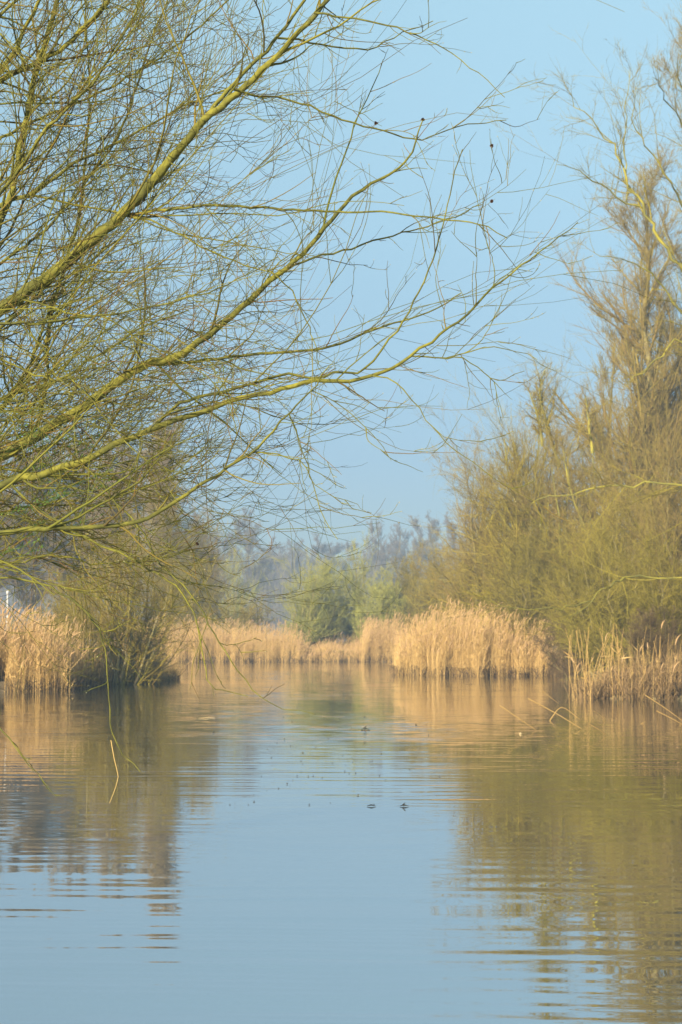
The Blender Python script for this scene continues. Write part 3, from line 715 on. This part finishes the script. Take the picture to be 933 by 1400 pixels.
for k, (fr, pts, d0, d1, w0, w1, tg) in enumerate(limbs):
    n = len(pts)
    ds = np.linspace(d0, d1, n)
    P3 = [at(x, y, d) for (x, y), d in zip(pts, ds)]
    ws = [w0 + (w1 - w0) * (i / (n - 1)) ** .85 for i in range(n)]
    rads = [w * (.86 if w0 > 6 else .84) * d / F / 2 for w, d in zip(ws, ds)]
    if fr is not None:
        P3 = [stem_pt(fr)] + P3; rads = [rads[0] * 1.15] + rads
    Lm = sum(np.linalg.norm(P3[i + 1] - P3[i]) for i in range(len(P3) - 1))
    K = max(12, int(Lm / .06))
    p, r = spline(P3, K, rads, jit=.0045)
    mb = MB(); mb.tubes(p, r, 8 if w0 > 5 else 6)
    limb = mb.build('limb', M['limb'], willow)
    # only the stretch in or near the picture carries the drawn twigs
    P, R = p[None], r[None]
    t_in = 0.0
    for i in range(K):
        if CX + F * p[i, 0] / p[i, 1] > -120: t_in = i / (K - 1); break
    Lin = Lm * (1 - t_in)
    left = np.interp(np.mean([x for x, y in pts]), [0, 150, 350, 600], [1.35, 1.1, .68, .46])
    n1 = max(3, int(Lin * 8.5 * tg * left))
    droop = np.mean([y for x, y in pts]) > 700
    up1 = .12 if droop else .28
    wg = .38 if left > 1 else .24
    sz = (.3 + .7 * min(tg, 1) * (.8 if droop else 1)) * np.interp(left, [.46, .68, 1.2], [.68, .82, 1])
    a0, b0_ = grow(P, R, max(1, int(Lin * 5.0 * tg * left ** 1.5)), t_in, .92, .60, .24, None, .45, 14, [.15, 0, up1 * .6], .22, .55, .0028, tl=.4, labs=1.15 * sz, tip=.3, rmax=.0075)
    a0, b0_ = cull(a0, b0_)
    a1, b1 = grow(P, R, int(n1 * .75), t_in, .98, .72, .28, None, .5, 9, [.10, 0, up1], wg * .8, .5, .0024, tl=.35, labs=.66 * sz, tip=.4, rmax=.0042)
    a1, b1 = cull(a1, b1)
    n0 = np.maximum(2, (np.linalg.norm(np.diff(a0, axis=1), axis=2).sum(1) * 6).astype(int))
    aa, bb = grow(a0, b0_, n0, .1, 1, .68, .28, None, .45, 9, [.05, 0, up1], wg * .8, .6, .0023, tl=.4, labs=.5 * sz, tip=.45, rmax=.0032)
    a1, b1 = np.concatenate([a1, aa]), np.concatenate([b1, bb])
    n2 = np.maximum(1, (np.linalg.norm(np.diff(a1, axis=1), axis=2).sum(1) * 4.6 * (.6 + .4 * left)).astype(int))
    a2, b2 = grow(a1, b1, n2, .12, 1, .64, .26, .58, .4, 8, [.05, 0, up1], wg * .95, .65, .0018, tl=.35, tip=.5)
    n3 = np.where(np.linalg.norm(np.diff(a2, axis=1), axis=2).sum(1) > .14, 2, 0)
    a3, b3 = grow(a2, b2, n3, .2, .95, .6, .25, .48, .35, 5, [.03, 0, up1], .22, .7, .0014, tl=.3, tip=.6)
    # short shoots straight off the bough
    a4, b4 = grow(P, R, max(2, int(Lin * 6 * tg)), t_in, 1, .75, .25, None, .45, 6, [.05, 0, up1 * .8], .22, .4, .0013, tl=.2, labs=.2 * sz, tip=.5, rmax=.0025)
    mb = MB()
    mb.tubes(a0, b0_, 6); mb.tubes(a1, b1, 5); mb.tubes(a2, b2, 4); mb.tubes(a3, b3, 3); mb.tubes(a4, b4, 4)
    tips += [a1[:, -2], p[-2:]]
    cs, dsn = [], []
    for (a, b) in ((a2, b2), (a3, b3), (a4, b4)):
        m_ = rng.random(a.shape[:2]) < (.12 if left > .9 else .3); m_[:, :2] = False
        cs.append(a[m_] + rng.normal(0, .002, (m_.sum(), 3))); g = np.gradient(a, axis=1); dsn.append(g[m_])
    mb.buds(np.concatenate(cs), np.concatenate(dsn), .011, .0021, m=1)
    mb.build('spray', [M['twig'], M['bud']], limb)

for ch in list(willow.children):
    for s in ch.children:
        s.location = (0, 0, 0)

# young leaves on the shaded lower twigs
mb = MB()
for (px, py, rad, n, d) in [(40, 610, 60, 110, 9.9), (110, 600, 40, 60, 9.9), (60, 690, 60, 120, 9.6), (130, 665, 50, 70, 9.7), (20, 560, 40, 40, 10.2), (30, 740, 60, 60, 9.6), (290, 507, 26, 18, 9.5), (150, 370, 40, 20, 10.2), (60, 640, 60, 100, 10.4)]:
    q = np.array([at(px + rng.normal() * rad * .5, py + rng.normal() * rad * .3, d + rng.normal() * .15) for _ in range(max(2, n // 9))])
    for c in q:
        c5 = c + np.linspace(-.06, .06, 5)[:, None] * np.array([.9, .1, .35]) + rng.normal(0, .004, (5, 3))
        mb.leaves(c5, rng.normal(size=(5, 3)) * .6 + [.6, 0, .8], rng.uniform(.016, .034, 5), .0045)
        mb.tubes(c + np.linspace(-.12, .08, 4)[:, None] * np.array([.9, .1, .35]), np.full(4, .0014), 3)
mb.build('foliage', M['leaf'], willow)
# brown rose galls on the twig tips
for (px, py, d) in [(502, 160, 9.9), (573, 160, 9.9), (673, 212, 9.2), (672, 268, 9.2), (278, 744, 9.0)]:
    q = np.concatenate(tips); e = np.linalg.norm(q - at(px, py, d), axis=1) if 0 else np.hypot(CX + F * q[:, 0] / (q[:, 1] * ct + (q[:, 2] - CAMH) * st) - px, CY - F * ((q[:, 2] - CAMH) * ct - q[:, 1] * st) / (q[:, 1] * ct + (q[:, 2] - CAMH) * st) - py)
    c = q[e.argmin()]; n = 30
    mb = MB(); mb.leaves(np.repeat(c[None], n, 0), rng.normal(size=(n, 3)) + [0, 0, .4], rng.uniform(.010, .017, n), .005)
    mb.build('gall', M['gall'], willow)

# ------------------------------------------------------------------ lichen covered willow reaching in from the right edge
rx = at(1075, 930, 50); rx[2] = float(gz(rx[0], rx[1])) - .1
lich = tag(empty('lichen_willow', rx), 'yellow lichen covered bare tree whose boughs reach in from the right edge', 'tree')
tp2, tr2 = spline([rx, at(1060, 760, 50), at(1035, 560, 50), at(1000, 380, 50), at(975, 220, 50), at(965, 60, 50)], 30, [.32, .28, .22, .16, .1, .04], jit=.02)
mb = MB(); mb.tubes(tp2, tr2, 8); mb.build('trunk', M['trunk'], lich)
rl = [(.55, [(910, 338), (890, 303), (879, 280), (871, 266), (860, 247), (842, 206), (832, 191), (806, 162), (784, 143), (782, 130)], 8, 1.2),
      (None, [(879, 284), (853, 275), (829, 256), (806, 247), (797, 240), (779, 228), (760, 226)], 5, 1.2),
      (None, [(856, 276), (855, 199), (858, 145), (862, 121), (862, 95)], 3.5, 1.0),
      (.6, [(933, 280), (920, 256), (899, 221), (879, 191), (868, 169), (866, 139), (863, 126)], 5, 1.0),
      (.5, [(933, 429), (914, 399), (894, 379), (866, 358), (848, 354), (810, 345)], 5.5, 1.2),
      (.42, [(933, 467), (910, 484), (889, 498), (871, 514), (850, 530)], 4, 1.2),
      (.3, [(933, 663), (875, 662), (828, 665), (788, 673), (744, 682), (725, 690)], 5, 1.4),
      (.2, [(933, 788), (862, 787), (841, 796), (815, 811), (794, 833), (768, 851)], 4.5, 1.4),
      (None, [(806, 822), (780, 830), (754, 831), (711, 833), (670, 821)], 3.2, 1.2),
      (.7, [(945, 200), (920, 150), (905, 120), (893, 105)], 4, 1),
      (.8, [(950, 160), (930, 110), (926, 80)], 4, 1)]
for fr, pts, w0, w1 in rl:
    n = len(pts); ds = np.linspace(49.5, 47.5 + rng.normal(), n)
    P3 = [at(x, y, d) for (x, y), d in zip(pts, ds)]; rads = list(np.linspace(w0, w1, n) * .6 * 48 / F / 2)
    if fr is not None: P3 = [tp2[int(fr * 29)]] + P3; rads = [rads[0] * 1.1] + rads
    Lm = sum(np.linalg.norm(P3[i + 1] - P3[i]) for i in range(len(P3) - 1))
    p, r = spline(P3, max(12, int(Lm / .3)), rads, jit=.035)
    mb = MB(); mb.tubes(p, r, 6); limb = mb.build('limb', M['lichen'], lich)
    low = pts[0][1] > 600
    a1, b1 = grow(p[None], r[None], int(Lm * 2.4), .15, 1, .65, .25, None, .4, 7, [-.15, 0, .2], .25, .5, .006, tl=.3, labs=1.5)
    a2, b2 = grow(a1, b1, 7, .1, 1, .6, .25, .45, .35, 6, .2, .25, .6, .0045, tl=.35)
    a3, b3 = grow(a2, b2, 2, .15, 1, .55, .25, .5, .35, 4, .2, .2, .7, .0035, tl=.3)
    mb = MB(); mb.tubes(a1, b1, 4); mb.tubes(a2, b2, 3); mb.tubes(a3, b3, 3)
    mb.build('spray', M['olive_twig'], limb)
for ch in list(lich.children):
    for s in ch.children: s.location = (0, 0, 0)

# ------------------------------------------------------------------ small things on the water
def fleck(px, py, L, label, group, name='floating_leaf', cat='leaf', mat='debris'):
    c = ground(px, py, .004); n = 7
    a = np.linspace(0, 2 * np.pi, n, endpoint=False); rot = rng.random() * 3.14
    e = np.stack([np.cos(a) * L * rng.uniform(.8, 1.1, n), np.sin(a) * L * .5 * rng.uniform(.7, 1.2, n), np.zeros(n)], -1)
    e = e @ np.array([[math.cos(rot), math.sin(rot), 0], [-math.sin(rot), math.cos(rot), 0], [0, 0, 1]])
    top = e * .8 + [0, 0, L * .35]
    top[:, 2] += rng.uniform(0, L * .5, n)
    v = np.vstack([c + e, c + top, (c + [0, 0, L * .4])[None]])
    q = [[i, (i + 1) % n, n + (i + 1) % n, n + i] for i in range(n)]
    t = [[n + i, n + (i + 1) % n, 2 * n] for i in range(n)]
    o = link(name, mesh_np(name, v, q, t, [M[mat]]))
    return tag(o, label, cat, group)
for i in range(70):
    px = np.clip(rng.normal(420, 95), 220, 660); py = np.clip(rng.normal(1045, 32), 968, 1100)
    d = ground(px, py)[1]
    fleck(px, py, rng.uniform(.7, 1.7) * d / F * .95, 'small dark leaf floating on the open middle of the pond', 'dark leaves floating on the pond')
for (px, py, lab) in [(508, 1102, 'dark flat twig floating left of the forked one on open water'), (553, 1102, 'dark forked twig floating with one end raised from the water'),
                      (500, 997, 'small dark twig floating farther out in mid pond')]:
    d = ground(px, py)[1]; s = d / F
    mb = MB()
    c = ground(px, py, .006)
    mb.tubes(np.array([c + [-6 * s, 0, 0], c + [0, .03, 1.2 * s], c + [6 * s, 0, 0]]), np.array([.3, 1.1, .3]) * s, 6)
    if px != 508: mb.tubes(np.array([c, c + [-2 * s, 0, 2 * s], c + [1.5 * s, 0, 4.5 * s]]), np.array([.9, .8, .5]) * s, 6)
    tag(mb.build('floating_twig', M['debris']), lab, 'twig', 'twigs floating on the pond')
for (x0, x1, py, lab) in [(272, 294, 981.5, 'pale straw stem floating flat on the left middle of the pond')]:
    a, b = ground(x0, py, .01), ground(x1, py, .01)
    mb = MB(); mb.tubes(np.array([a, (a + b) / 2 + [0, .05, .006], b]), np.array([.003, .005, .003]), 6)
    tag(mb.build('floating_straw', M['straw']), lab, 'stem')
fleck(712, 1003.5, .028, 'pale scrap floating below the broken reed stems at right', None, 'floating_scrap', 'scrap', 'straw')
# white marker post behind the left reeds
b = at(10, 872, 60); b[2] = float(gz(b[0], b[1]))
post = tag(empty('marker_post', b), 'small white post glimpsed between twigs above the left reeds', 'post')
top = at(10, 808, 60)[2]
mb = MB(); mb.tubes(np.array([b, [b[0], b[1], top - .12]]), np.array([.03, .03]), 8); mb.build('shaft', M['white'], post)
mb = MB(); mb.tubes(np.array([[b[0], b[1], top - .12], [b[0], b[1], top - .1], [b[0], b[1], top], [b[0], b[1], top + .02]]), np.array([.02, .05, .05, .01]), 8); mb.build('cap', M['white'], post)

# ------------------------------------------------------------------ haze, sky, sun, camera
def haze(density, color):
    m, nt, N, L = new_mat('haze_air')
    out = N.new('ShaderNodeOutputMaterial'); v = N.new('ShaderNodeVolumePrincipled')
    v.inputs['Density'].default_value = density; v.inputs['Color'].default_value = rgb(color)
    v.inputs['Anisotropy'].default_value = 0.0
    L.new(v.outputs[0], out.inputs['Volume'])
    x0, x1, y0, y1, z0, z1 = -256, 256, -42, 521, -3, 44
    vv = [(x, y, z) for x in (x0, x1) for y in (y0, y1) for z in (z0, z1)]
    q = [[0, 1, 3, 2], [4, 6, 7, 5], [0, 4, 5, 1], [2, 3, 7, 6], [0, 2, 6, 4], [1, 5, 7, 3]]
    o = link('haze', mesh_np('haze', vv, quads=q, mats=[m], smooth=False))
    tag(o, kind='stuff')
haze(.0014, (.44, .64, .90))

SUN_EL, SUN_AZ = R_(24), R_(180 + 32)     # behind the camera, to the left
S = Vector((math.sin(SUN_AZ) * math.cos(SUN_EL), math.cos(SUN_AZ) * math.cos(SUN_EL), math.sin(SUN_EL)))
sl = bpy.data.lights.new('sun', 'SUN'); sl.energy = 5.0; sl.angle = R_(.5); sl.color = (1, .85, .62)
so = bpy.data.objects.new('sun', sl); so.rotation_euler = (-S).to_track_quat('-Z', 'Y').to_euler(); C.objects.link(so)

w = bpy.data.worlds.new('World'); bpy.context.scene.world = w; w.use_nodes = True
N, L = w.node_tree.nodes, w.node_tree.links
bg = N['Background']
sky = N.new('ShaderNodeTexSky'); sky.sky_type = 'NISHITA'; sky.sun_disc = False
sky.sun_elevation = SUN_EL; sky.sun_rotation = SUN_AZ
sky.air_density = 1.0; sky.dust_density = .6; sky.ozone_density = 1.5
tint = N.new('ShaderNodeMixRGB'); tint.blend_type = 'MULTIPLY'; tint.inputs['Fac'].default_value = 1; 
tcw = N.new('ShaderNodeTexCoord'); spw = N.new('ShaderNodeSeparateXYZ'); L.new(tcw.outputs['Generated'], spw.inputs[0])
tr_w = ramp(N, [(.255, .30, .375), (.325, .375, .44), (.512, .545, .515), (1.0, 1.0, .775), (.9, .9, .85)], [0, .10, .19, .36, 1]); L.new(spw.outputs['Z'], tr_w.inputs['Fac'])
L.new(tr_w.outputs['Color'], tint.inputs['Color2'])
L.new(sky.outputs[0], tint.inputs['Color1']); L.new(tint.outputs[0], bg.inputs['Color'])
bg.inputs['Strength'].default_value = .125

cam = bpy.data.cameras.new('camera'); co = bpy.data.objects.new('camera', cam); C.objects.link(co)
co.location = (0, 0, CAMH); co.rotation_euler = (math.pi / 2 + TILT, 0, 0)
cam.sensor_fit = 'VERTICAL'; cam.sensor_height = 36; cam.sensor_width = 24; cam.lens = 36 * F / 1400
cam.clip_start = .1; cam.clip_end = 3000
cam.dof.use_dof = True; cam.dof.focus_distance = 10.0; cam.dof.aperture_fstop = 7.0
sc = bpy.context.scene
sc.camera = co
sc.view_settings.view_transform = 'Standard'; sc.view_settings.look = 'None'; sc.view_settings.exposure = 1.0; sc.view_settings.gamma = 1
sc.render.engine = 'CYCLES'
sc.cycles.use_denoising = True
sc.cycles.max_bounces = 6; sc.cycles.diffuse_bounces = 2; sc.cycles.glossy_bounces = 3
